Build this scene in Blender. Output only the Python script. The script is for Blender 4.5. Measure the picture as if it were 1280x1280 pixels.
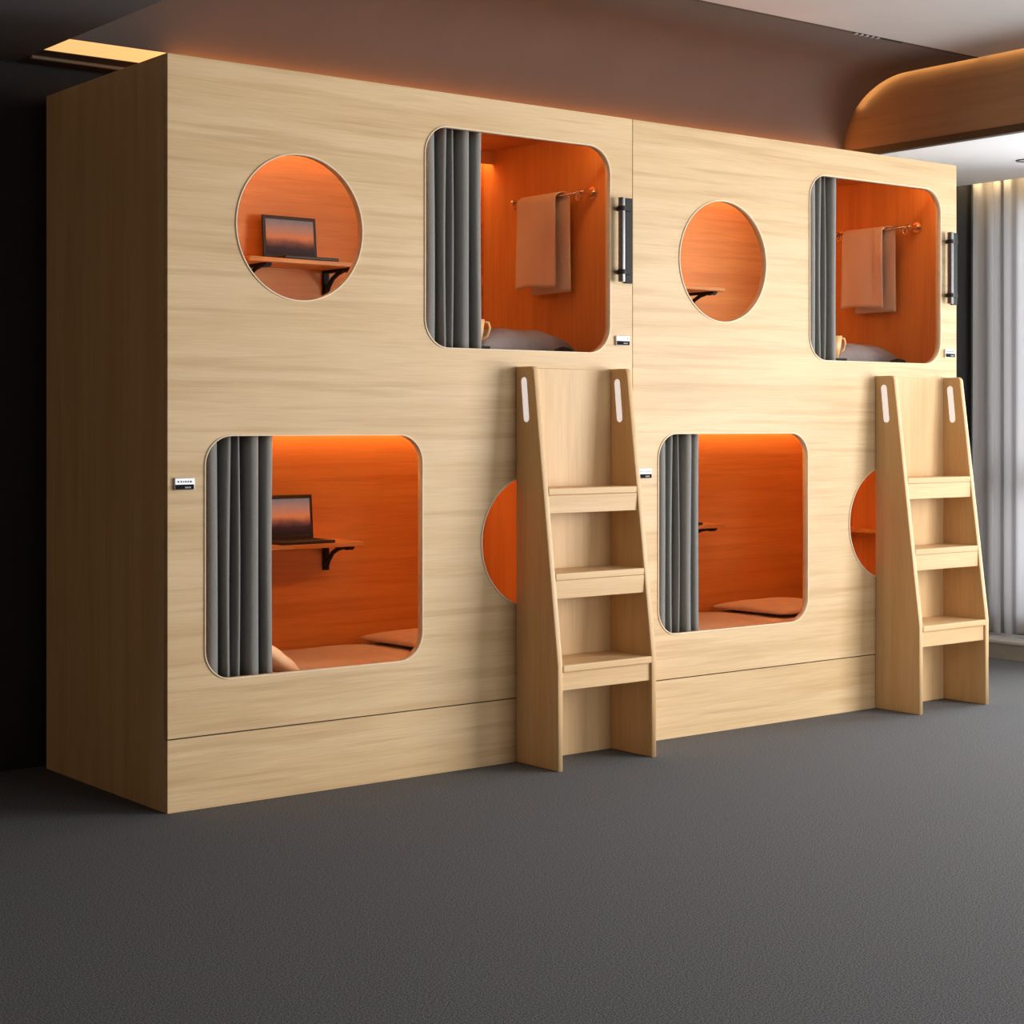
import bpy, bmesh, math, random
from mathutils import Vector, Matrix
random.seed(4)
PI = math.pi
S = bpy.context.scene
COL = S.collection
for o in list(bpy.data.objects):
    bpy.data.objects.remove(o)

# ------------------------------------------------------------------ camera, world, lights, exposure
cd = bpy.data.cameras.new('camera')
cam = bpy.data.objects.new('camera', cd); COL.objects.link(cam)
cam.location = (-2.6047, -5.1265, 1.2475)
cam.rotation_euler = (PI/2, 0, -0.663453)
cd.sensor_width = 36; cd.lens = 61.918; cd.shift_y = -0.0852; cd.clip_start = 0.05
S.camera = cam

w = bpy.data.worlds.new('daylight'); S.world = w; w.use_nodes = True
bg = w.node_tree.nodes['Background']
bg.inputs[0].default_value = (0.80, 0.88, 1.0, 1); bg.inputs[1].default_value = 0.9

def area(name, loc, rot, sx, sy, energy, col=(1, 1, 1), spread=None):
    l = bpy.data.lights.new(name, 'AREA'); l.shape = 'RECTANGLE'; l.size = sx; l.size_y = sy
    l.energy = energy; l.color = col
    if spread: l.spread = math.radians(spread)
    o = bpy.data.objects.new(name, l); COL.objects.link(o); o.location = loc; o.rotation_euler = rot
    return o
# daylight through the right wall windows; the rear light is added, unseen frontal fill
area('right_window_daylight', (5.46, -4.1, 1.35), (0, PI/2, 0), 2.2, 3.8, 385, (1.0, 0.965, 0.92))
area('rear_added_fill', (3.2, -8.4, 1.45), (PI/2, 0, 0), 3.6, 2.2, 118, (1.0, 0.965, 0.92))
area('curtained_window_daylight', (5.75, 0.0, 1.35), (0, PI/2, 0), 2.3, 1.9, 170, (0.97, 0.97, 1.0))

S.view_settings.view_transform = 'Standard'
S.view_settings.look = 'None'
S.view_settings.gamma = 1
S.view_settings.use_curve_mapping = False
S.view_settings.exposure = 0.0

# ------------------------------------------------------------------ materials
def srgb(r, g, b):
    f = lambda c: (c/255/12.92) if c/255 <= 0.04045 else ((c/255+0.055)/1.055)**2.4
    return (f(r), f(g), f(b), 1)

def mat(name, col, rough=0.5, metal=0.0, emit=None, strength=0.0, noise=0.0, nscale=40, bump=0.0, spec=0.5, sheen=0.0, stretch=(1, 1, 1)):
    m = bpy.data.materials.new(name); m.use_nodes = True
    nt = m.node_tree; b = nt.nodes['Principled BSDF']
    b.inputs['Base Color'].default_value = (*col[:3], 1)
    b.inputs['Roughness'].default_value = rough; b.inputs['Metallic'].default_value = metal
    b.inputs['Specular IOR Level'].default_value = spec
    if sheen: b.inputs['Sheen Weight'].default_value = sheen
    if emit:
        b.inputs['Emission Color'].default_value = (*emit[:3], 1); b.inputs['Emission Strength'].default_value = strength
    if noise or bump:
        tc = nt.nodes.new('ShaderNodeTexCoord'); mp = nt.nodes.new('ShaderNodeMapping')
        mp.inputs['Scale'].default_value = stretch
        n = nt.nodes.new('ShaderNodeTexNoise'); n.inputs['Scale'].default_value = nscale; n.inputs['Detail'].default_value = 4
        nt.links.new(tc.outputs['Object'], mp.inputs[0]); nt.links.new(mp.outputs[0], n.inputs['Vector'])
        if noise:
            r = nt.nodes.new('ShaderNodeValToRGB')
            r.color_ramp.elements[0].position = 0.3; r.color_ramp.elements[1].position = 0.7
            r.color_ramp.elements[0].color = (*[c*(1-noise) for c in col[:3]], 1)
            r.color_ramp.elements[1].color = (*[min(1, c*(1+noise)) for c in col[:3]], 1)
            nt.links.new(n.outputs['Fac'], r.inputs[0]); nt.links.new(r.outputs[0], b.inputs['Base Color'])
        if bump:
            bp = nt.nodes.new('ShaderNodeBump'); bp.inputs['Strength'].default_value = bump; bp.inputs['Distance'].default_value = 0.004
            nt.links.new(n.outputs['Fac'], bp.inputs['Height']); nt.links.new(bp.outputs[0], b.inputs['Normal'])
    return m

def wood(name, light, mid, dark, axis, rough=0.45, contrast=1.0):
    """veneer with the grain running along one axis (0 x, 1 y, 2 z) of the object"""
    m = bpy.data.materials.new(name); m.use_nodes = True
    nt = m.node_tree; N = nt.nodes; L = nt.links; b = N['Principled BSDF']
    b.inputs['Roughness'].default_value = rough; b.inputs['Specular IOR Level'].default_value = 0.35
    tc = N.new('ShaderNodeTexCoord'); oi = N.new('ShaderNodeObjectInfo')
    sc = N.new('ShaderNodeMath'); sc.operation = 'MULTIPLY'; sc.inputs[1].default_value = 23.0
    L.new(oi.outputs['Random'], sc.inputs[0])
    add = N.new('ShaderNodeVectorMath'); add.operation = 'ADD'
    L.new(tc.outputs['Object'], add.inputs[0]); L.new(sc.outputs[0], add.inputs[1])
    def noise(along, across, scale, detail, dist):
        mp = N.new('ShaderNodeMapping'); v = [across]*3; v[axis] = along
        mp.inputs['Scale'].default_value = v
        n = N.new('ShaderNodeTexNoise'); n.inputs['Scale'].default_value = scale; n.inputs['Detail'].default_value = detail
        n.inputs['Distortion'].default_value = dist
        L.new(add.outputs[0], mp.inputs[0]); L.new(mp.outputs[0], n.inputs['Vector']); return n
    n1 = noise(0.55, 7.0, 1.6, 3, 0.35)      # broad figure
    n2 = noise(0.9, 24.0, 1.5, 5, 0.2)       # streaks
    n3 = noise(3.0, 160.0, 2.0, 2, 0.0)      # fibre
    r1 = N.new('ShaderNodeValToRGB'); e = r1.color_ramp.elements
    e[0].position = 0.36; e[0].color = mid; e[1].position = 0.6; e[1].color = light
    L.new(n1.outputs['Fac'], r1.inputs[0])
    r2 = N.new('ShaderNodeValToRGB'); e = r2.color_ramp.elements
    e[0].position = 0.33; e[0].color = (1, 1, 1, 1); e[1].position = 0.5; e[1].color = (0, 0, 0, 1)
    L.new(n2.outputs['Fac'], r2.inputs[0])
    k = N.new('ShaderNodeMath'); k.operation = 'MULTIPLY'; k.inputs[1].default_value = 0.55*contrast
    L.new(r2.outputs[0], k.inputs[0])
    mx = N.new('ShaderNodeMix'); mx.data_type = 'RGBA'; L.new(k.outputs[0], mx.inputs[0])
    L.new(r1.outputs[0], mx.inputs[6]); mx.inputs[7].default_value = dark
    r3 = N.new('ShaderNodeValToRGB'); e = r3.color_ramp.elements
    e[0].position = 0.3; e[0].color = (0.9, 0.9, 0.9, 1); e[1].position = 0.7; e[1].color = (1.04, 1.04, 1.04, 1)
    L.new(n3.outputs['Fac'], r3.inputs[0])
    mm = N.new('ShaderNodeMix'); mm.data_type = 'RGBA'; mm.blend_type = 'MULTIPLY'; mm.inputs[0].default_value = 1
    L.new(mx.outputs[2], mm.inputs[6]); L.new(r3.outputs[0], mm.inputs[7])
    L.new(mm.outputs[2], b.inputs['Base Color'])
    bp = N.new('ShaderNodeBump'); bp.inputs['Strength'].default_value = 0.06; bp.inputs['Distance'].default_value = 0.002
    L.new(n3.outputs['Fac'], bp.inputs['Height']); L.new(bp.outputs[0], b.inputs['Normal'])
    return m

OAK = ((0.73, 0.53, 0.30, 1), (0.66, 0.46, 0.24, 1), (0.53, 0.335, 0.155, 1))
LAD = ((0.72, 0.49, 0.255, 1), (0.66, 0.43, 0.21, 1), (0.52, 0.33, 0.155, 1))
oak_x = wood('oak_grain_across', *OAK, 0)
oak_y = wood('oak_grain_deep', *OAK, 1)
oak_z = wood('oak_grain_upright', *OAK, 2, contrast=0.5)
lad_x = wood('ladder_oak_across', *LAD, 0, contrast=0.5)
lad_z = wood('ladder_oak_upright', *LAD, 2, contrast=0.4)
edge_band = mat('pale_edge_banding', (0.80, 0.66, 0.46), 0.5, noise=0.06, nscale=30)
ORG = ((0.75, 0.335, 0.10, 1), (0.69, 0.285, 0.08, 1), (0.55, 0.195, 0.048, 1))
org_x = wood('warm_lining_grain_across', *ORG, 0, 0.5, 0.8)
org_z = wood('warm_lining_grain_upright', *ORG, 2, 0.5, 0.5)
shelf_wood = wood('shelf_wood', (0.72, 0.36, 0.12, 1), (0.64, 0.30, 0.09, 1), (0.5, 0.2, 0.05, 1), 0)
seam_dark = mat('dark_joint', (0.05, 0.03, 0.015), 0.8, noise=0.1)
curtain_grey = mat('grey_curtain_cloth', (0.215, 0.215, 0.205), 0.85, noise=0.08, nscale=250, bump=0.15, sheen=0.2)
black_metal = mat('black_metal', (0.016, 0.015, 0.015), 0.6, 0.0, noise=0.15, nscale=60, spec=0.25)
gun_metal = mat('gunmetal', (0.16, 0.155, 0.155), 0.3, 0.9, noise=0.1, nscale=80)
chrome = mat('brassy_chrome', (0.75, 0.62, 0.48), 0.2, 1.0, noise=0.05, nscale=60)
silver = mat('silver_badge', (0.72, 0.73, 0.75), 0.35, 0.35, noise=0.05, nscale=90)
badge_dark = mat('badge_window', (0.012, 0.013, 0.015), 0.8, noise=0.1, nscale=90, spec=0.1)
ink = mat('badge_ink', (0.10, 0.11, 0.14), 0.6, noise=0.05)
ink_pale = mat('badge_pale_ink', (0.5, 0.5, 0.5), 0.6, noise=0.05)
inlay_added_glow = mat('grip_inlay_added_glow', (0.80, 0.76, 0.74), 0.35, emit=(1.0, 0.92, 0.89), strength=0.55, noise=0.02)
fill_warm = mat('added_warm_fill', (0.9, 0.8, 0.65), 0.5, emit=(1.0, 0.60, 0.30), strength=7.5, noise=0.02)
pod_fill = mat('added_amber_fill', (0.9, 0.6, 0.3), 0.5, emit=(1.0, 0.57, 0.23), strength=30.0, noise=0.02)
amber_wash = mat('amber_wash_led', (0.9, 0.5, 0.2), 0.5, emit=(1.0, 0.33, 0.05), strength=20.0, noise=0.02)
towel_cloth = mat('towel_terry', (0.76, 0.62, 0.50), 0.95, noise=0.08, nscale=300, bump=0.35, sheen=0.3)
sheet_cloth = mat('bed_sheet', (0.74, 0.63, 0.57), 0.9, noise=0.05, nscale=25, bump=0.2)
pillow_peach = mat('peach_pillow_cloth', (0.74, 0.56, 0.45), 0.9, noise=0.06, nscale=18, bump=0.3)
pillow_grey = mat('grey_pillow_cloth', (0.27, 0.25, 0.25), 0.9, noise=0.08, nscale=18, bump=0.3)
peach_cloth = mat('bright_peach_cloth', (0.75, 0.47, 0.26), 0.9, noise=0.06, nscale=18, bump=0.3)
black_cloth = mat('black_cloth', (0.012, 0.012, 0.012), 0.9, noise=0.2, nscale=60)
mug_glaze = mat('amber_glaze', (0.72, 0.45, 0.20), 0.3, noise=0.08, nscale=40)
laptop_shell = mat('dark_laptop_shell', (0.03, 0.022, 0.02), 0.4, 0.4, noise=0.1, nscale=90)
key_black = mat('laptop_keys', (0.012, 0.011, 0.011), 0.6, noise=0.1, nscale=200)
led_amber = mat('amber_led', (0.9, 0.6, 0.3), 0.5, emit=(1.0, 0.52, 0.18), strength=9.0, noise=0.02)
cove_glow = mat('cove_diffuser', (0.8, 0.6, 0.35), 0.5, emit=(1.0, 0.56, 0.18), strength=0.85, noise=0.02)
pocket_glow = mat('pocket_led', (0.9, 0.7, 0.4), 0.5, emit=(1.0, 0.72, 0.36), strength=22.0, noise=0.02)
bulkhead_glow = mat('bulkhead_led', (0.9, 0.7, 0.4), 0.5, emit=(1.0, 0.60, 0.22), strength=7.5, noise=0.02)
carpet = mat('grey_carpet', (0.128, 0.131, 0.138), 0.95, noise=0.75, nscale=230, bump=0.25, spec=0.1)
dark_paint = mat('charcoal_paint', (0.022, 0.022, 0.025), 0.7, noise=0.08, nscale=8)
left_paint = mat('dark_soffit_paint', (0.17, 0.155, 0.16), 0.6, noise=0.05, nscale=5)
tray_paint = mat('taupe_ceiling_paint', (0.115, 0.09, 0.08), 0.8, spec=0.2, noise=0.04, nscale=4)
grey_paint = mat('grey_ceiling_paint', (0.46, 0.445, 0.445), 0.5, noise=0.03, nscale=4)
white_paint = mat('white_ceiling_paint', (0.82, 0.82, 0.86), 0.6, noise=0.02, nscale=4)
brown_panel = wood('brown_bulkhead_veneer', (0.40, 0.26, 0.165, 1), (0.37, 0.24, 0.15, 1), (0.32, 0.195, 0.12, 1), 1, 0.4)
brown_dark = mat('brown_edge_trim', (0.07, 0.045, 0.03), 0.5, noise=0.08)
tan_trim = mat('tan_cove_lip', (0.30, 0.20, 0.13), 0.5, noise=0.06)
stone = mat('pale_kerb', (0.50, 0.48, 0.46), 0.6, noise=0.06, nscale=12)
stone_side = mat('grey_kerb_face', (0.30, 0.285, 0.27), 0.6, noise=0.06, nscale=12)
frame_grey = mat('window_frame_grey', (0.12, 0.12, 0.125), 0.4, 0.3, noise=0.05)
lamp_white = mat('downlight_rim', (0.10, 0.10, 0.11), 0.5, noise=0.04)

def glass_mat():
    m = bpy.data.materials.new('window_glass'); m.use_nodes = True
    nt = m.node_tree; N = nt.nodes; L = nt.links
    for n in list(N): N.remove(n)
    out = N.new('ShaderNodeOutputMaterial'); tr = N.new('ShaderNodeBsdfTransparent'); gl = N.new('ShaderNodeBsdfGlossy')
    gl.inputs['Roughness'].default_value = 0.03; tr.inputs[0].default_value = (0.92, 0.95, 0.95, 1)
    fr = N.new('ShaderNodeFresnel'); fr.inputs[0].default_value = 1.3; mx = N.new('ShaderNodeMixShader')
    L.new(fr.outputs[0], mx.inputs[0]); L.new(tr.outputs[0], mx.inputs[1]); L.new(gl.outputs[0], mx.inputs[2]); L.new(mx.outputs[0], out.inputs[0])
    return m
glass = glass_mat()

def sheer_mat():
    m = bpy.data.materials.new('sheer_curtain_cloth'); m.use_nodes = True
    nt = m.node_tree; N = nt.nodes; L = nt.links
    for n in list(N): N.remove(n)
    out = N.new('ShaderNodeOutputMaterial'); d = N.new('ShaderNodeBsdfDiffuse'); t = N.new('ShaderNodeBsdfTranslucent')
    d.inputs[0].default_value = (0.36, 0.345, 0.35, 1); t.inputs[0].default_value = (0.36, 0.345, 0.35, 1)
    mx = N.new('ShaderNodeMixShader'); mx.inputs[0].default_value = 0.28
    L.new(d.outputs[0], mx.inputs[1]); L.new(t.outputs[0], mx.inputs[2]); L.new(mx.outputs[0], out.inputs[0])
    return m
sheer = sheer_mat()

def screen_mat():
    """sunset wallpaper on a lit laptop display; object x runs 0..1 across, z 0..1 up (generated)"""
    m = bpy.data.materials.new('lit_display'); m.use_nodes = True
    nt = m.node_tree; N = nt.nodes; L = nt.links; b = N['Principled BSDF']
    tc = N.new('ShaderNodeTexCoord'); sx = N.new('ShaderNodeSeparateXYZ'); L.new(tc.outputs['Generated'], sx.inputs[0])
    r = N.new('ShaderNodeValToRGB'); e = r.color_ramp.elements
    e[0].position = 0.0; e[0].color = srgb(22, 10, 12)
    e[1].position = 1.0; e[1].color = srgb(112, 98, 98)
    for p, c in ((0.2, srgb(45, 22, 25)), (0.32, srgb(110, 55, 42)), (0.5, srgb(200, 105, 62)), (0.75, srgb(165, 108, 88))):
        k = e.new(p); k.color = c
    n = N.new('ShaderNodeTexNoise'); n.inputs['Scale'].default_value = 4; n.inputs['Detail'].default_value = 5
    L.new(tc.outputs['Generated'], n.inputs['Vector'])
    ma = N.new('ShaderNodeMath'); ma.operation = 'MULTIPLY_ADD'; ma.inputs[1].default_value = 0.22; ma.inputs[2].default_value = -0.11
    L.new(n.outputs['Fac'], ma.inputs[0])
    ad = N.new('ShaderNodeMath'); ad.operation = 'ADD'; L.new(ma.outputs[0], ad.inputs[0]); L.new(sx.outputs['Z'], ad.inputs[1])
    L.new(ad.outputs[0], r.inputs[0])
    L.new(r.outputs[0], b.inputs['Emission Color']); b.inputs['Emission Strength'].default_value = 1.0
    b.inputs['Base Color'].default_value = (0.02, 0.02, 0.02, 1); b.inputs['Roughness'].default_value = 0.4; b.inputs['Specular IOR Level'].default_value = 0.15
    return m
display_mat = screen_mat()

# ------------------------------------------------------------------ helpers
def link(name, me, m, parent=None, loc=(0, 0, 0), smooth=False):
    o = bpy.data.objects.new(name, me); COL.objects.link(o)
    for x in (m if isinstance(m, (list, tuple)) else [m]):
        if x: me.materials.append(x)
    o.location = loc
    if parent: o.parent = parent
    if smooth:
        for p in me.polygons: p.use_smooth = True
    return o

def obj(name, bm, m, parent=None, loc=(0, 0, 0), smooth=False, recalc=True):
    if recalc: bmesh.ops.recalc_face_normals(bm, faces=bm.faces[:])
    me = bpy.data.meshes.new(name); bm.to_mesh(me); bm.free()
    return link(name, me, m, parent, loc, smooth)

def bx(bm, x0, x1, y0, y1, z0, z1, bevel=0.0, seg=2):
    b2 = bmesh.new()
    bmesh.ops.create_cube(b2, size=1)
    for v in b2.verts:
        v.co = Vector(((x0+x1)/2+v.co.x*(x1-x0), (y0+y1)/2+v.co.y*(y1-y0), (z0+z1)/2+v.co.z*(z1-z0)))
    if bevel:
        bmesh.ops.bevel(b2, geom=b2.edges[:], offset=bevel, segments=seg, affect='EDGES', profile=0.5)
    tmp = bpy.data.meshes.new('tmp'); b2.to_mesh(tmp); b2.free()
    bm.from_mesh(tmp); bpy.data.meshes.remove(tmp)
    return bm

def box(name, x0, x1, y0, y1, z0, z1, m, parent=None, bevel=0.0, loc=(0, 0, 0)):
    return obj(name, bx(bmesh.new(), x0, x1, y0, y1, z0, z1, bevel), m, parent, loc)

def tube(bm, pts, r, seg=12, closed=False):
    pts = [Vector(p) for p in pts]; rings = []; n = len(pts)
    for i, p in enumerate(pts):
        a = pts[(i-1) % n] if (closed or i > 0) else p; c = pts[(i+1) % n] if (closed or i < n-1) else p
        d = (c-a).normalized(); u = d.cross(Vector((0.31, 0.22, 0.92)))
        if u.length < 0.1: u = d.cross(Vector((1, 0, 0)))
        u.normalize(); v = d.cross(u)
        rr = r[i] if isinstance(r, (list, tuple)) else r
        rings.append([bm.verts.new(p+rr*(math.cos(2*PI*k/seg)*u+math.sin(2*PI*k/seg)*v)) for k in range(seg)])
    for i in range(n if closed else n-1):
        A = rings[i]; B = rings[(i+1) % n]
        for k in range(seg):
            bm.faces.new((A[k], A[(k+1) % seg], B[(k+1) % seg], B[k]))
    if not closed:
        bm.faces.new(rings[0][::-1]); bm.faces.new(rings[-1])
    return bm

def lathe(bm, prof, c=(0, 0, 0), seg=28):
    rings = []
    for r, z in prof:
        rings.append([bm.verts.new((c[0]+r*math.cos(2*PI*k/seg), c[1]+r*math.sin(2*PI*k/seg), c[2]+z)) for k in range(seg)])
    for A, B in zip(rings, rings[1:]):
        for k in range(seg):
            bm.faces.new((A[k], A[(k+1) % seg], B[(k+1) % seg], B[k]))
    bm.faces.new(rings[0][::-1]); bm.faces.new(rings[-1])
    return bm

def rrect(x0, x1, z0, z1, r, n=10):
    pts = []
    for cx, cz, a0 in ((x1-r, z1-r, 0), (x0+r, z1-r, 90), (x0+r, z0+r, 180), (x1-r, z0+r, 270)):
        for k in range(n+1):
            a = math.radians(a0+90*k/n); pts.append((cx+r*math.cos(a), cz+r*math.sin(a)))
    return pts

def circ(cx, cz, r, n=72):
    return [(cx+r*math.cos(2*PI*k/n), cz+r*math.sin(2*PI*k/n)) for k in range(n)]

def plate(loops, half, bevel=0.0):
    """flat board cut from loops of (u, v), holes included; u, v in the local xy plane, thickness +-half in z"""
    cu = bpy.data.curves.new('tmp', 'CURVE'); cu.dimensions = '2D'; cu.fill_mode = 'BOTH'
    cu.extrude = half-bevel; cu.bevel_depth = bevel; cu.bevel_resolution = 1; cu.offset = -bevel
    for lp in loops:
        s = cu.splines.new('POLY'); s.points.add(len(lp)-1); s.use_cyclic_u = True
        for p, q in zip(s.points, lp): p.co = (q[0], q[1], 0, 1)
    o = bpy.data.objects.new('tmp', cu); COL.objects.link(o)
    dg = bpy.context.evaluated_depsgraph_get()
    me = bpy.data.meshes.new_from_object(o.evaluated_get(dg))
    bpy.data.objects.remove(o); bpy.data.curves.remove(cu)
    me.materials.clear()
    bm = bmesh.new(); bm.from_mesh(me); bpy.data.meshes.remove(me)
    bmesh.ops.remove_doubles(bm, verts=bm.verts[:], dist=1e-5)
    return bm

XZ = Matrix(((1, 0, 0, 0), (0, 0, 1, 0), (0, 1, 0, 0), (0, 0, 0, 1)))    # plate u -> x, v -> z, thickness -> y
YZ = Matrix(((0, 0, 1, 0), (1, 0, 0, 0), (0, 1, 0, 0), (0, 0, 0, 1)))    # plate u -> y, v -> z, thickness -> x

def thing(name, label, cat, loc=(0, 0, 0), group=None, rz=0):
    o = bpy.data.objects.new(name, None); COL.objects.link(o); o.location = loc; o.rotation_euler = (0, 0, rz)
    o.empty_display_size = 0.1
    return tag(o, label, cat, group)

def tag(o, label, cat, group=None):
    o['label'] = label; o['category'] = cat
    if group: o['group'] = group
    return o

def struct(o):
    o['kind'] = 'structure'; return o

def dup(o, loc=None, label=None, parent=None):
    c = o.copy(); COL.objects.link(c)
    if parent: c.parent = parent
    for ch in list(o.children): dup(ch, parent=c)
    if loc is not None: c.location = loc
    if label: c['label'] = label
    return c

def quad_strip(bm, prof, x0, x1, axis='x', thick=0.0):
    a = [bm.verts.new((x0, y, z)) for y, z in prof]; b = [bm.verts.new((x1, y, z)) for y, z in prof]
    for i in range(len(prof)-1): bm.faces.new((a[i], a[i+1], b[i+1], b[i]))
    return bm

# ------------------------------------------------------------------ the room
ZS = 2.56            # soffit height
TX0, TX1 = -0.10, 4.04   # raised tray between the two soffits
struct(box('floor', -6.0, 5.62, -9.0, 1.12, -0.06, 0.0, carpet))
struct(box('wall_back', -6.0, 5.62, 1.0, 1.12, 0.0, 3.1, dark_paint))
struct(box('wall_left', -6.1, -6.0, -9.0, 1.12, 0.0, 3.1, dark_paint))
bmw = plate([[(-6.1, 0), (5.62, 0), (5.62, 3.1), (-6.1, 3.1)], rrect(1.3, 5.1, 0.3, 2.6, 0.01, 1)], 0.05)
bmw.transform(XZ @ Matrix.Translation((0, 0, -9.05))); struct(obj('wall_rear', bmw, left_paint))
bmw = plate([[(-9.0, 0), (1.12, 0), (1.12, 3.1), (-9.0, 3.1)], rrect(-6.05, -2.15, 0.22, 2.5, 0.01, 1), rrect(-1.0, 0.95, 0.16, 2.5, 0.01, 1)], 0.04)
bmw.transform(YZ @ Matrix.Translation((0, 0, 5.54))); struct(obj('wall_right', bmw, left_paint))

# raised tray ceiling, its back edge curving down to the cove
prof = [(-0.10, 2.92), (0.10, 2.92), (0.25, 2.92)]
for k in range(1, 21):
    a = PI/2*k/20*0.955
    prof.append((0.295+0.405*math.sin(a), 2.577+0.343*math.cos(a)))
prof += [(prof[-1][0]+0.05, prof[-1][1]), (prof[-1][0]+0.05, 3.0), (-0.10, 3.0)]
bm = bmesh.new(); quad_strip(bm, prof[:-2], TX0-0.3, TX1-0.03)
bmesh.ops.remove_doubles(bm, verts=bm.verts[:], dist=1e-5)
o = struct(obj('ceiling', bm, tray_paint))
for p in o.data.polygons: p.use_smooth = abs(p.normal.x) < 0.5
m_ = o.modifiers.new('crisp', 'EDGE_SPLIT'); m_.split_angle = math.radians(35)
ve = prof[22]       # lower end of the curve
struct(box('ceiling', TX0-0.3, TX1-0.035, -9.0, -0.116, 2.92, 2.926, grey_paint))
struct(box('ceiling', TX0-0.3, 5.62, -9.0, 1.0, 3.0, 3.06, dark_paint))
struct(box('trim_1', TX0-0.3, TX1-0.03, -0.118, -0.098, 2.9192, 2.96, seam_dark))                 # shadow gap between the two ceiling boards
struct(box('ceiling', -6.0, TX0, -9.0, 1.0, ZS, 3.05, left_paint))                         # left soffit
struct(box('ceiling', TX0, TX1, 0.748, 1.0, ZS, 2.72, brown_dark))                         # band above the back of the pods
# right soffit with a curtain pocket, brown curved bulkhead facing the tray
struct(box('ceiling', TX1+0.03, 5.30, -9.0, 1.0, ZS, 2.60, white_paint))
struct(box('ceiling', 5.30, 5.5, -9.0, 1.0, 2.72, 2.76, white_paint))
struct(box('trim_2', 5.285, 5.30, -9.0, 1.0, 2.60, 2.72, white_paint))
struct(box('trim_3', TX1, TX1+0.03, -9.0, 1.0, ZS+0.035, 3.0, brown_panel))
struct(box('trim_4', TX1-0.006, TX1+0.034, -9.0, 1.0, ZS, ZS+0.035, brown_dark))
struct(box('trim_5', TX0, TX1, 0.842, 0.862, ZS-0.012, ZS, tan_trim, bevel=0.003))

# cove light between the curve and the band
cl = thing('cove_light', 'long warm amber light slot in the ceiling above the back of the pods', 'ceiling light', (0, 0.72, 2.58))
bm = bmesh.new()
pf = [(ve[0]+0.001, ve[1]+0.0), (0.746, ZS+0.002), (0.746, ZS+0.03), (ve[0]+0.006, ve[1]+0.03)]
quad_strip(bm, [(y-0.72, z-2.58) for y, z in pf+[pf[0]]], TX0, TX1-0.08)
bmesh.ops.remove_doubles(bm, verts=bm.verts[:], dist=1e-5)
obj('diffuser', bm, cove_glow, cl)
box('amber_strip', 0.36, TX1-0.06, -0.060, -0.048, -0.012, -0.002, amber_wash, cl, 0.002)

t = thing('bulkhead_light', 'warm amber glow line hidden along the top of the brown curved bulkhead', 'ceiling light', (TX1-0.033, -1.2, 2.95))
box('strip', 0.0, 0.003, -2.0, 1.08, -0.022, -0.008, bulkhead_glow, t)
bm = bmesh.new(); path = [p for p in prof[:15]]; ring = []
for i, (y, z) in enumerate(path):
    a_ = path[max(0, i-1)]; c_ = path[min(len(path)-1, i+1)]; d_ = Vector((c_[0]-a_[0], c_[1]-a_[1])).normalized()
    ny, nz = -d_.y, d_.x
    if nz < 0 and ny < 0: ny, nz = -ny, -nz
    ring.append([bm.verts.new((xx, y+ny*q+1.2, z+nz*q-2.95)) for xx, q in ((0.002, 0.008), (0.002, 0.022), (0.005, 0.022), (0.005, 0.008))])
for A, B in zip(ring, ring[1:]):
    for k in range(4): bm.faces.new((A[k], A[(k+1) % 4], B[(k+1) % 4], B[k]))
bm.faces.new(ring[0]); bm.faces.new(ring[-1][::-1])
obj('strip', bm, bulkhead_glow, t)

# slotted air outlet in the shadow gap
t = thing('air_outlet', 'tiny dashed slot outlet in the dark ceiling seam at upper right', 'vent', (3.22, -0.108, 2.92))
box('backing', -0.06, 0.26, -0.004, 0.004, -0.004, 0.004, black_metal, t)
for k in range(5):
    box('slat', -0.045+k*0.035, -0.033+k*0.035, -0.008, 0.008, -0.0055, -0.002, ink_pale, t)

# recessed downlight at the right edge
t = thing('downlight', 'small dark recessed downlight in the white ceiling at right', 'ceiling light', (4.78, 0.19, ZS))
bm = bmesh.new(); lathe(bm, [(0.028, 0.02), (0.03, -0.002), (0.042, -0.006), (0.045, -0.001), (0.045, 0.0), (0.03, 0.02)]); obj('rim', bm, lamp_white, t)

# unseen warm glowing boxes, added to brighten the dark left side
for k, y in enumerate((-0.5, -2.6)):
    t = thing('added_fill_box', 'added unseen warm fill box on the left wall, %s the pods' % ('level with' if k == 0 else 'farther forward than'), 'added fill light', (-6.0, y, 1.35))
    box('back_plate', 0.0, 0.02, -0.30, 0.30, -0.45, 0.45, black_metal, t, 0.004)
    box('fill_glow_box', 0.02, 0.12, -0.26, 0.26, -0.40, 0.40, fill_warm, t, 0.02)

# window, its kerb and the curtain in front of it
wn = box('window_1', 5.50, 5.56, -1.0, -0.94, 0.16, 2.5, frame_grey)
struct(wn)
bm = bmesh.new()
for y in (-0.94, -0.03, 0.86):
    bx(bm, 5.52, 5.56, y, y+0.06, 0.16, 2.5)
for z in (0.16, 0.92, 2.44):
    bx(bm, 5.52, 5.56, -0.94, 0.92, z, z+0.06)
obj('window_frame', bm, frame_grey, wn)
box('window_glass', 5.538, 5.542, -0.98, 0.94, 0.18, 2.48, glass, wn)
wn = struct(box('window_2', 5.50, 5.56, -6.05, -5.99, 0.22, 2.5, frame_grey))
bm = bmesh.new()
for y in (-4.8, -3.5, -2.21): bx(bm, 5.50, 5.56, y, y+0.06, 0.22, 2.5)
for z in (0.22, 2.44): bx(bm, 5.50, 5.56, -6.05, -2.15, z, z+0.06)
obj('window_frame', bm, frame_grey, wn)
wn = struct(box('window_3_added', 1.3, 1.36, -9.08, -9.0, 0.3, 2.6, frame_grey))  # unseen window frame, added to go with the rear fill light
bm = bmesh.new()
for x in (2.5, 3.75, 5.04): bx(bm, x, x+0.06, -9.08, -9.0, 0.3, 2.6)
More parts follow.
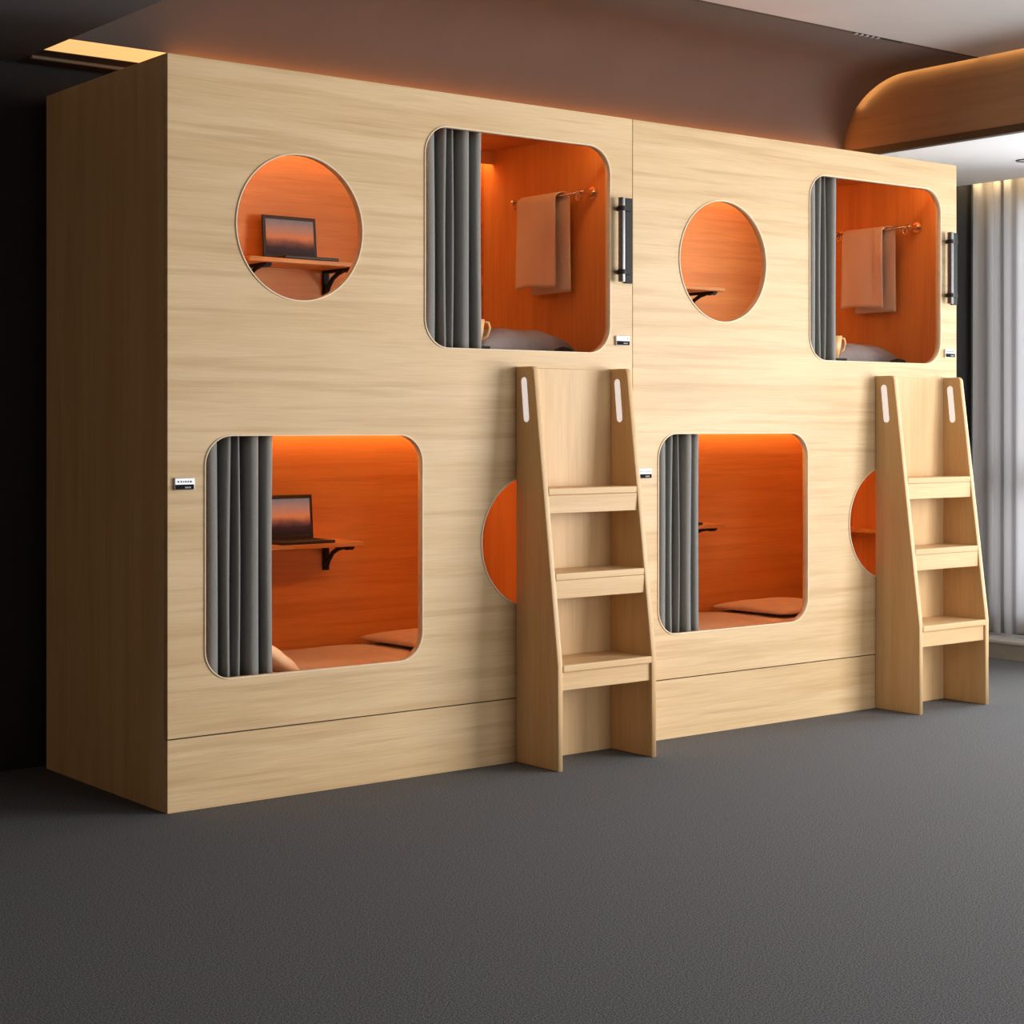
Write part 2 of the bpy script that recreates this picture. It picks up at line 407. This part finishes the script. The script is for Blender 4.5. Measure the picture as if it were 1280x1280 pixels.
for z in (0.3, 2.54): bx(bm, 1.3, 5.1, -9.08, -9.0, z, z+0.06)
obj('window_frame', bm, frame_grey, wn)
kb = box('baseboard_right', 5.225, 5.5, -9.0, 1.0, 0.0, 0.082, stone_side); struct(kb)
box('ledge', 5.215, 5.5, -9.0, 1.0, 0.082, 0.10, stone, kb, bevel=0.005)

def pleats(x_of, n_pts, z0, z1, rows=8, sway=0.004):
    """cloth from a plan curve: x_of(t) -> (x, y); extruded up with a little sway"""
    bm = bmesh.new(); g = []
    for j in range(rows+1):
        f = j/rows; row = []
        for i in range(n_pts+1):
            x, y = x_of(i/n_pts, f)
            row.append(bm.verts.new((x, y, z0+(z1-z0)*f)))
        g.append(row)
    for j in range(rows):
        for i in range(n_pts):
            bm.faces.new((g[j][i], g[j][i+1], g[j+1][i+1], g[j+1][i]))
    return bm
def sheer_path(t, f):
    y = 0.985-0.80*t
    ph = t*2*PI*8+1.2*math.sin(t*23)
    s = math.sin(ph); s = math.copysign(abs(s)**0.7, s)
    return (5.395+0.042*s*(0.85+0.15*math.cos(f*2+t*9)), y+0.012*math.sin(2*ph))
o = obj('sheer_curtain', pleats(sheer_path, 240, 0.115, 2.715), sheer, smooth=True, recalc=False)
tag(o, 'pale grey sheer pleated curtain over the window at the right edge', 'curtain')
t = thing('pocket_light', 'warm yellow light strip hidden in the ceiling pocket above the sheer curtain', 'ceiling light', (5.31, -0.35, 2.66))
box('strip', -0.009, 0.006, -1.2, 1.33, -0.075, -0.045, pocket_glow, t)

# ------------------------------------------------------------------ sleeping pods
UC = (0.497, 1.913, 0.249); LC = (1.508, 0.815, 0.249)
US = (1.007, 1.884, 1.521, 2.320, 0.105); LS = (0.133, 1.0, 0.412, 1.214, 0.10)
W, D, H = 2.0, 0.95, 2.44
T = 0.024
def make_pod(loc, label):
    p = thing('sleeping_pod', label, 'bunk pod', loc, 'capsule bunk pods joined side by side')
    e = 0.0012
    holes = [circ(*UC), rrect(*US), rrect(*LS), circ(*LC)]
    bm = plate([[(e, 0.238), (W-e, 0.238), (W-e, H), (e, H)]]+holes, T/2, 0.0012)
    bm.transform(XZ @ Matrix.Translation((0, 0, T/2)))
    bmesh.ops.recalc_face_normals(bm, faces=bm.faces[:])
    for f in bm.faces:
        if f.normal.y > 0.9: f.material_index = 1
    f_ = obj('front_panel', bm, [oak_x, org_x], p)
    for lp, hole in (('round_opening_trim', circ(UC[0], UC[1], UC[2]-0.0035)), ('square_opening_trim', rrect(US[0]+.0035, US[1]-.0035, US[2]+.0035, US[3]-.0035, US[4]-.003)),
                     ('square_opening_trim', rrect(LS[0]+.0035, LS[1]-.0035, LS[2]+.0035, LS[3]-.0035, LS[4]-.003)), ('round_opening_trim', circ(LC[0], LC[1], LC[2]-0.0035))):
        n = ('round' in lp)
        if n:
            c = UC if hole[0][1] > 1.5 else LC; outer = circ(c[0], c[1], c[2]+0.0005)
        else:
            s = US if max(q[1] for q in hole) > 1.5 else LS; outer = rrect(*s)
        b2 = plate([outer, hole], 0.0145); b2.transform(XZ @ Matrix.Translation((0, 0, T/2-0.0015)))
        obj(lp, b2, edge_band, p)
    box('plinth_panel', e, W-e, 0.0, T, 0.0, 0.234, oak_x, p, 0.001)
    box('plinth_joint', 0.004, W-0.004, 0.006, 0.02, 0.23, 0.242, seam_dark, p)
    for x0, x1 in ((0.0, 0.016), (W-0.016, W)):
        box('side_panel', x0+(e if x0 else 0), x1-(0 if x0 else 0), T, D, 0.0, H, oak_z, p, 0.0008)
    box('top_panel', 0.016, W-0.016, T, D, H-0.018, H, oak_x, p)
    box('back_panel', 0.016, W-0.016, D-0.016, D, 0.0, H-0.018, org_x, p)
    for x0, x1 in ((0.016, 0.022), (W-0.022, W-0.016)):
        box('end_lining', x0, x1, T, D-0.016, 0.25, H-0.018, org_z, p)
    box('ceiling_lining', 0.022, W-0.022, T, D-0.016, H-0.024, H-0.018, org_x, p)
    box('bunk_base', 0.022, W-0.022, T, D-0.016, 0.20, 0.235, org_x, p)
    box('bunk_base', 0.022, W-0.022, T, D-0.016, 1.275, 1.32, org_x, p)
    for zt in (H-0.024, 1.275):       # light profile behind a valance along the back wall
        v = box('led_valance', 0.022, W-0.022, 0.862, 0.872, zt-0.055, zt, org_x, p)
        box('led_or_fill_strip', 0.03, W-0.03, 0.876, 0.926, zt-0.016, zt-0.004, led_amber, v)
    for x0, x1, zt in ((0.06, 0.98, H-0.024), (1.38, W-0.04, H-0.024), (0.49, W-0.04, 1.275)):
        box('led_or_fill_strip', x0, x1, 0.030, 0.046, zt-0.010, zt-0.001, pod_fill, p)  # hidden strips along the front, added to fill the pod interior
    # bar handle beside the upper opening
    h = box('grab_handle', 1.952, 1.990, -0.012, 0.0, 1.797, 2.128, black_metal, p, 0.003)
    bm = bmesh.new(); tube(bm, [(1.917, -0.030, 1.80), (1.917, -0.030, 2.125)], 0.0135, 16); obj('bar', bm, gun_metal, h, smooth=False)
    for z in (1.838, 2.083):
        bm = bmesh.new(); tube(bm, [(1.917, -0.030, z-0.009), (1.917, -0.030, z+0.009)], 0.0165, 16)
        bx(bm, 1.915, 1.968, -0.034, -0.004, z-0.008, z+0.008); obj('clamp', bm, black_metal, h)
    # number-plate sized locks
    for (x0, x1, z0, z1) in ((1.908, 1.978, 1.555, 1.593), (0.022, 0.094, 1.037, 1.077)):
        l = box('card_lock', x0, x1, -0.009, 0.0, z0, z1, silver, p, 0.003)
        box('reader_window', x0+0.003, x1-0.003, -0.011, -0.004, z0+0.002, z0+0.018, badge_dark, l, 0.001)
        bm = bmesh.new()
        for k, (u, wd) in enumerate(((0.010, 0.006), (0.021, 0.005), (0.030, 0.003), (0.037, 0.005), (0.046, 0.004), (0.054, 0.007))):
            bx(bm, x0+u, x0+u+wd, -0.0098, -0.008, z0+0.024, z0+0.030)
        obj('lettering', bm, ink, l)
        bm = bmesh.new()
        for u, wd in ((0.036, 0.003), (0.041, 0.004), (0.047, 0.003), (0.052, 0.004)):
            bx(bm, x0+u, x0+u+wd, -0.0118, -0.01, z0+0.006, z0+0.011)
        obj('lettering', bm, ink_pale, l)
    return p
podA = make_pod((0, 0, 0), 'left capsule bunk pod of pale oak, laptop in its upper round opening')
podB = dup(podA, (2.0, 0, 0), 'right capsule bunk pod of pale oak, nearest the window curtain')

# ------------------------------------------------------------------ step ladders
def make_ladder(loc, label):
    Wd, dp, top, bot, zb, zt, th = 0.48, 0, 0.102, 0.245, 0.38, 1.462, 0.024
    t = thing('step_ladder', label, 'ladder', loc, 'wooden step ladders')
    y_at = lambda z: -(bot if z <= zb else bot+(top-bot)*(z-zb)/(zt-zb))
    for x0 in (0.0, Wd-th):
        pts = [(-0.001, 0.0), (-bot, 0.0), (-bot, zb), (-top-0.0025, zt-0.014), (-top+0.004, zt-0.004), (-top+0.014, zt), (-0.001, zt)]
        bm = plate([pts], th/2, 0.0035); bm.transform(YZ @ Matrix.Translation((0, 0, x0+th/2)))
        sp = obj('side_panel', bm, lad_z, t)
        # white grip inlay slanting with the front edge, glow added to brighten it
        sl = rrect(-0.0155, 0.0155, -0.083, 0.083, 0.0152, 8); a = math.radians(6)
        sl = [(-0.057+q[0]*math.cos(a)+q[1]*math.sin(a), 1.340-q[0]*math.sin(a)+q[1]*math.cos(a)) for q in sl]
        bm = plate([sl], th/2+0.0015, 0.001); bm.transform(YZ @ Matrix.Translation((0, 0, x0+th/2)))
        obj('grip_inlay', bm, inlay_added_glow, sp)
    box('back_panel', th, Wd-th, -0.014, -0.001, 0.0, zt-0.004, lad_z, t, 0.0015)
    for z in (1.016, 0.708, 0.380):
        y = y_at(z)
        s = box('step', th, Wd-th, y-0.002, -0.014, z-0.026, z, lad_x, t, 0.004)
        box('apron', th, Wd-th, y_at(z-0.09)+0.010 if z > 0.4 else y+0.010, -0.03 if False else (y+0.03), z-0.092, z-0.026, lad_x, s, 0.0015)
    return t
ladA = make_ladder((1.42, 0, 0), 'left wooden three step ladder, against the pod with the laptops')
ladB = dup(ladA, (3.432, 0, 0), 'right wooden three step ladder, nearest the window curtain')

# ------------------------------------------------------------------ bed curtains in the four openings
def make_bed_curtain(x0, x1, z0, z1, loc, label, n=5.3, seed=0.0):
    folds = ((3.0, 1.0), (1.5, 1.0), (1.1, 1.0), (3.0, 0.6), (2.4, 0.1))[:n]
    unit = (x1-x0)/sum(a+b for a, b in folds)
    plan = []; x = x0
    for k, (a, g) in enumerate(folds):
        dep = 0.062+0.008*math.sin(k*2.1+seed)
        for i in range(17):
            th = PI*i/16; c = math.cos(th)
            plan.append((x+a*unit*(0.5-0.5*math.copysign(abs(c)**0.8, c)), 0.105-dep*math.sin(th)**0.55))
        x += a*unit
        plan += [(x+g*unit*0.15, 0.125), (x+g*unit*0.85, 0.125)]; x += g*unit
    def path(t, f):
        q = min(len(plan)-1, int(round(t*(len(plan)-1)))); px, py = plan[q]
        return (px+0.0025*math.sin(3*f+q*0.11+seed)*(1 if 0.02 < t < 0.96 else 0), py+0.003*math.sin(4*f+q*0.2))
    bm = pleats(path, len(plan)-1, z0, z1, 10)
    t = thing('bed_curtain', label, 'curtain', loc, 'grey pleated bed curtains')
    o = obj('cloth', bm, curtain_grey, t, smooth=True, recalc=False)
    md = o.modifiers.new('thickness', 'SOLIDIFY'); md.thickness = 0.003
    bm = bmesh.new(); tube(bm, [(x0-0.02, 0.078, z1+0.008), (1.9 if x0 > 0.8 else 1.05, 0.078, z1+0.008)], 0.006, 10)
    obj('curtain_rod', bm, gun_metal, t)
    return t
make_bed_curtain(1.040, 1.304, 1.475, 2.352, (0, 0, 0), 'grey pleated curtain in the upper square opening of the left pod', 5, 0.3)
make_bed_curtain(1.052, 1.242, 1.475, 2.352, (2, 0, 0), 'grey pleated curtain in the upper square opening of the right pod', 4, 1.1)
make_bed_curtain(0.160, 0.424, 0.372, 1.238, (0, 0, 0), 'grey pleated curtain in the lower square opening of the left pod', 5, 0.8)
make_bed_curtain(0.172, 0.416, 0.372, 1.238, (2, 0, 0), 'grey pleated curtain in the lower square opening of the right pod', 5, 1.6)

# ------------------------------------------------------------------ wall shelves
def bracket(x):
    bm = bmesh.new()
    bx(bm, x-0.014, x+0.014, 0.922, 0.933, -0.125, -0.018, 0.002)          # leg on the wall
    bx(bm, x-0.014, x+0.014, 0.735, 0.933, -0.029, -0.018, 0.002)          # arm under the board
    pts = [(x, 0.925, -0.112), (x, 0.908, -0.085), (x, 0.875, -0.052), (x, 0.835, -0.034), (x, 0.80, -0.027)]
    tube(bm, pts, [0.011, 0.010, 0.009, 0.009, 0.009], 8)
    for k in range(2): bx(bm, x-0.016, x+0.016, 0.748+k*0.03, 0.760+k*0.03, -0.034, -0.029)
    return bm
def make_shelf(loc, label):
    t = thing('wall_shelf', label, 'shelf', loc, 'small bracketed shelves inside the pods')
    box('shelf_board', 0.70, 1.215, 0.71, 0.933, -0.018, 0.0, shelf_wood, t, 0.003)
    for x in (0.80, 1.175): obj('bracket', bracket(x), black_metal, t)
    return t
sh = make_shelf((0, 0, 1.885), 'bracketed wall shelf holding a laptop, seen through the upper round opening')
dup(sh, (2, 0, 1.885), 'empty bracketed wall shelf end in the upper round opening of the right pod')
dup(sh, (0, 0, 0.787), 'bracketed wall shelf beside the curtain in the lower left pod')
dup(sh, (2, 0, 0.787), 'bracketed wall shelf end beside the curtain in the lower right pod')

# ------------------------------------------------------------------ laptops
def make_laptop(loc, label):
    t = thing('laptop', label, 'laptop', loc, 'open laptops on the shelves')
    w_ = 0.122
    b = box('keyboard_base', -w_, w_, -0.165, 0.0, 0.0, 0.012, laptop_shell, t, 0.003)
    bm = bmesh.new()
    for r in range(5):
        for c in range(11):
            bx(bm, -0.106+c*0.0195, -0.106+c*0.0195+0.0165, -0.030-r*0.018, -0.030-r*0.018+0.0145, 0.011, 0.0135)
    obj('keys', bm, key_black, b)
    lid = box('screen_lid', -w_, w_, -0.004, 0.004, 0.0, 0.172, laptop_shell, t, 0.003)
    lid.location = (0, 0.0, 0.012); lid.rotation_euler = (math.radians(-5), 0, 0)
    box('display', -w_+0.014, w_-0.014, -0.0055, -0.002, 0.018, 0.157, display_mat, lid)
    return t
lp = make_laptop((0.979, 0.875, 1.885), 'open laptop with lit sunset screen behind the upper round opening')
dup(lp, (0.962, 0.875, 0.787), 'open laptop half hidden by the curtain in the lower left pod')
dup(lp, (2.95, 0.875, 0.787), 'laptop almost wholly behind the curtain in the lower right pod')

# ------------------------------------------------------------------ beds
def mattress(loc, z0, z1, label):
    t = thing('mattress', label, 'mattress', loc, 'mattresses in the pods')
    box('pad', 0.03, 1.97, 0.04, 0.925, z0, z1-0.004, sheet_cloth, t, 0.02)
    bm = bmesh.new(); g = []
    for j in range(19):
        row = []
        for i in range(41):
            u, v = i/40, j/18
            edge = min(u, 1-u, v, 1-v); zz = 0.004*min(1, edge*30)+0.0018*math.sin(u*37+3*math.sin(v*9))*math.sin(v*21+u*5)
            row.append(bm.verts.new((0.032+1.936*u, 0.042+0.881*v, z1-0.003+zz)))
        g.append(row)
    for j in range(18):
        for i in range(40): bm.faces.new((g[j][i], g[j][i+1], g[j+1][i+1], g[j+1][i]))
    obj('sheet', bm, sheet_cloth, t, smooth=True)
    return t
mattress((0, 0, 0), 0.235, 0.358, 'peach sheeted mattress in the lower bunk of the left pod')
mattress((2, 0, 0), 0.235, 0.358, 'peach sheeted mattress in the lower bunk of the right pod')
mattress((0, 0, 0), 1.32, 1.465, 'mattress under the grey pillow in the upper bunk of the left pod')
mattress((2, 0, 0), 1.32, 1.465, 'mattress under the grey pillow in the upper bunk of the right pod')

def pillow(bm, w_, d, h, seed=0, n=26, flat=0.0):
    top = []; bot = []
    for j in range(n+1):
        rt = []; rb = []
        for i in range(n+1):
            u = 2*i/n-1; v = 2*j/n-1
            pin = 1-0.07*(u*u*(1-v*v)*0+ (1-u*u)*abs(v)**3) if True else 1
            px = u*w_/2*(1-0.06*(1-v*v)*abs(u)**2*0.8); py = v*d/2*(1-0.06*(1-u*u)*abs(v)**2*0.8)
            k = max(0, (1-u**4)*(1-v**4))**0.55
            wr = 0.05*math.sin(9*u+seed)*math.sin(7*v+seed*2)*k
            zc = h/2
            rt.append((px, py, zc*0.55+h*0.72*k*(1+wr)*0.62)); rb.append((px, py, zc*0.55-zc*0.55*k))
        top.append(rt); bot.append(rb)
    vt = [[bm.verts.new(p) for p in r] for r in top]
    vb = [[(vt[j][i] if i in (0, n) or j in (0, n) else bm.verts.new(bot[j][i])) for i in range(n+1)] for j in range(n+1)]
    for j in range(n):
        for i in range(n):
            bm.faces.new((vt[j][i], vt[j][i+1], vt[j+1][i+1], vt[j+1][i]))
            bm.faces.new((vb[j][i], vb[j+1][i], vb[j+1][i+1], vb[j][i+1]))
    return bm
def make_pillow(w_, d, h, m, loc, label, rz=0, group=None, rx=0, ry=0, seed=0):
    o = obj('pillow', pillow(bmesh.new(), w_, d, h, seed), m, None, loc, smooth=True)
    o.rotation_euler = (rx, ry, rz); return tag(o, label, 'pillow', group)
for k, nm in ((0, 'left'), (2, 'right')):
    make_pillow(0.52, 0.40, 0.215, pillow_grey, (1.68+k, 0.44, 1.470), 'grey pillow on the upper bunk of the %s pod, below the towel' % nm, 0.05, 'grey pillows on the upper bunks', seed=1+k)
    make_pillow(0.52, 0.46, 0.065, pillow_peach, (1.575+k, 0.69, 0.3635), 'flat peach pillow lying at the right end of the lower %s bunk' % nm, 0.04, 'peach pillows on the lower bunks', seed=2+k)
    # black round bolster next to the grey pillow
    bm = bmesh.new(); lathe(bm, [(0.010, -0.042), (0.026, -0.038), (0.038, -0.028), (0.043, 0.0), (0.038, 0.028), (0.026, 0.038), (0.010, 0.042)], seg=24)
    bm.transform(Matrix.Rotation(PI/2, 4, 'X'))
    o = obj('bolster', bm, black_cloth, None, (1.784+k, 0.165, 1.509), smooth=True)
    tag(o, 'small black round cushion end beside the grey pillow in the upper %s bunk' % nm, 'cushion', 'black round cushions on the upper bunks')
    # bedside stand and mug, half behind the curtain
    o = thing('mug_stand', 'small black stand under the amber mug in the upper %s bunk' % nm, 'stand', (1.375+k, 0.18, 1.465), 'black mug stands on the upper bunks')
    box('top_plate', -0.045, 0.035, -0.04, 0.04, 0.068, 0.078, black_metal, o, 0.003)
    box('foot', -0.03, 0.02, -0.03, 0.03, 0.0, 0.068, black_metal, o, 0.003)
    mg = thing('mug', 'amber glazed mug beside the grey curtain in the upper %s bunk' % nm, 'mug', (1.368+k, 0.18, 1.543), 'amber mugs on the upper bunks')
    bm = bmesh.new(); lathe(bm, [(0.016, 0.0), (0.020, 0.004), (0.030, 0.05), (0.036, 0.10), (0.034, 0.101), (0.028, 0.055), (0.017, 0.01)], seg=28); obj('body', bm, mug_glaze, mg, smooth=True)
    bm = bmesh.new(); tube(bm, [(0.033, -0.006, 0.092), (0.052, -0.012, 0.09), (0.058, -0.013, 0.07), (0.048, -0.011, 0.04), (0.026, -0.006, 0.025)], 0.0055, 8); obj('handle', bm, mug_glaze, mg, smooth=True)
o = make_pillow(0.24, 0.18, 0.08, peach_cloth, (0.515, 0.30, 0.412), 'bright peach cushion tip showing beside the curtain in the lower left bunk', 0.3, None, 0, 0.55, 5)

# narrow ledge on the end wall of the right pod, seen through its lower round opening
t = thing('end_ledge', 'narrow ledge on the end wall in the lower round opening of the right pod', 'shelf', (3.978, 0.50, 0.75))
box('ledge_board', -0.09, 0.0, -0.2, 0.2, -0.018, 0.0, shelf_wood, t, 0.003)
box('ledge_batten', -0.012, 0.0, -0.2, 0.2, -0.05, -0.018, shelf_wood, t, 0.002)

# ------------------------------------------------------------------ towels on rails
def make_rail(loc, label):
    t = thing('towel_rail', label, 'towel rail', loc, 'towel rails on the end walls')
    bm = bmesh.new(); tube(bm, [(-0.058, -0.225, 0.0), (-0.058, 0.235, 0.0)], 0.0065, 12); obj('bar', bm, chrome, t, smooth=True)
    for y in (-0.225, 0.235):
        bm = bmesh.new(); tube(bm, [(-0.001, y, 0), (-0.010, y, 0)], 0.024, 20)
        tube(bm, [(-0.010, y, 0), (-0.058, y, 0)], [0.013, 0.009], 14); obj('wall_mount', bm, chrome, t)
        bm = bmesh.new(); s = 1 if y < 0 else -1
        tube(bm, [(-0.058, y+s*0.008, 0), (-0.058, y+s*0.020, 0)], 0.012, 14)
        tube(bm, [(-0.058, y+s*0.03+0.012*math.cos(a*PI/8), -0.018+0.012*math.sin(a*PI/8)) for a in range(16)], 0.003, 6, True)
        obj('hook_ring', bm, chrome, t)
    return t
rl = make_rail((1.978, 0.43, 2.172), 'towel rail high on the end wall of the upper left bunk')
dup(rl, (3.978, 0.43, 2.172), 'towel rail high on the end wall of the upper right bunk')
def towel_mesh():
    bm = bmesh.new(); prof = []
    for k in range(25): prof.append((-0.0205-0.004*(1-k/24), -0.365+0.358*k/24, 'f'))
    for k in range(1, 8):
        a = PI*k/8; prof.append((-0.0125*math.cos(a)*1.3, 0.0125*math.sin(a), 'o'))
    for k in range(25): prof.append((0.0165+0.004*k/24, -0.007-0.383*k/24, 'b'))
    n = 26; g = []
    for i, (x, z, s) in enumerate(prof):
        f = i/(len(prof)-1); row = []
        drop = -z/0.38
        for j in range(n+1):
            u = j/n
            y0, y1 = 0.600, 0.352
            sh_ = 0.0 if s == 'f' else (-0.045 if s == 'b' else -0.045*(i-24)/8)
            y = y0+(y1-y0)*u+sh_+(0.014*drop*(0.5-u)*(1 if s == 'f' else 0.1))
            xx = x+0.004*drop*math.sin(u*9+f*4)*(1 if s == 'f' else 0.4)
            if s == 'f' and u > 0.80: xx -= 0.003
            zz = z+(0.006*drop*math.sin(u*5) if s == 'f' else 0)
            row.append(bm.verts.new((xx, y-0.476, zz)))
        g.append(row)
    for i in range(len(prof)-1):
        for j in range(n): bm.faces.new((g[i][j], g[i][j+1], g[i+1][j+1], g[i+1][j]))
    return bm
tw = obj('towel', towel_mesh(), towel_cloth, None, (1.920, 0.476, 2.172), smooth=True)
md = tw.modifiers.new('thickness', 'SOLIDIFY'); md.thickness = 0.005; md.offset = 0
tag(tw, 'tan towel draped over the rail in the upper left bunk', 'towel', 'tan towels on the rails')
t2 = tw.copy(); COL.objects.link(t2); t2.location = (3.920, 0.476, 2.172)
t2['label'] = 'tan towel draped over the rail in the upper right bunk'
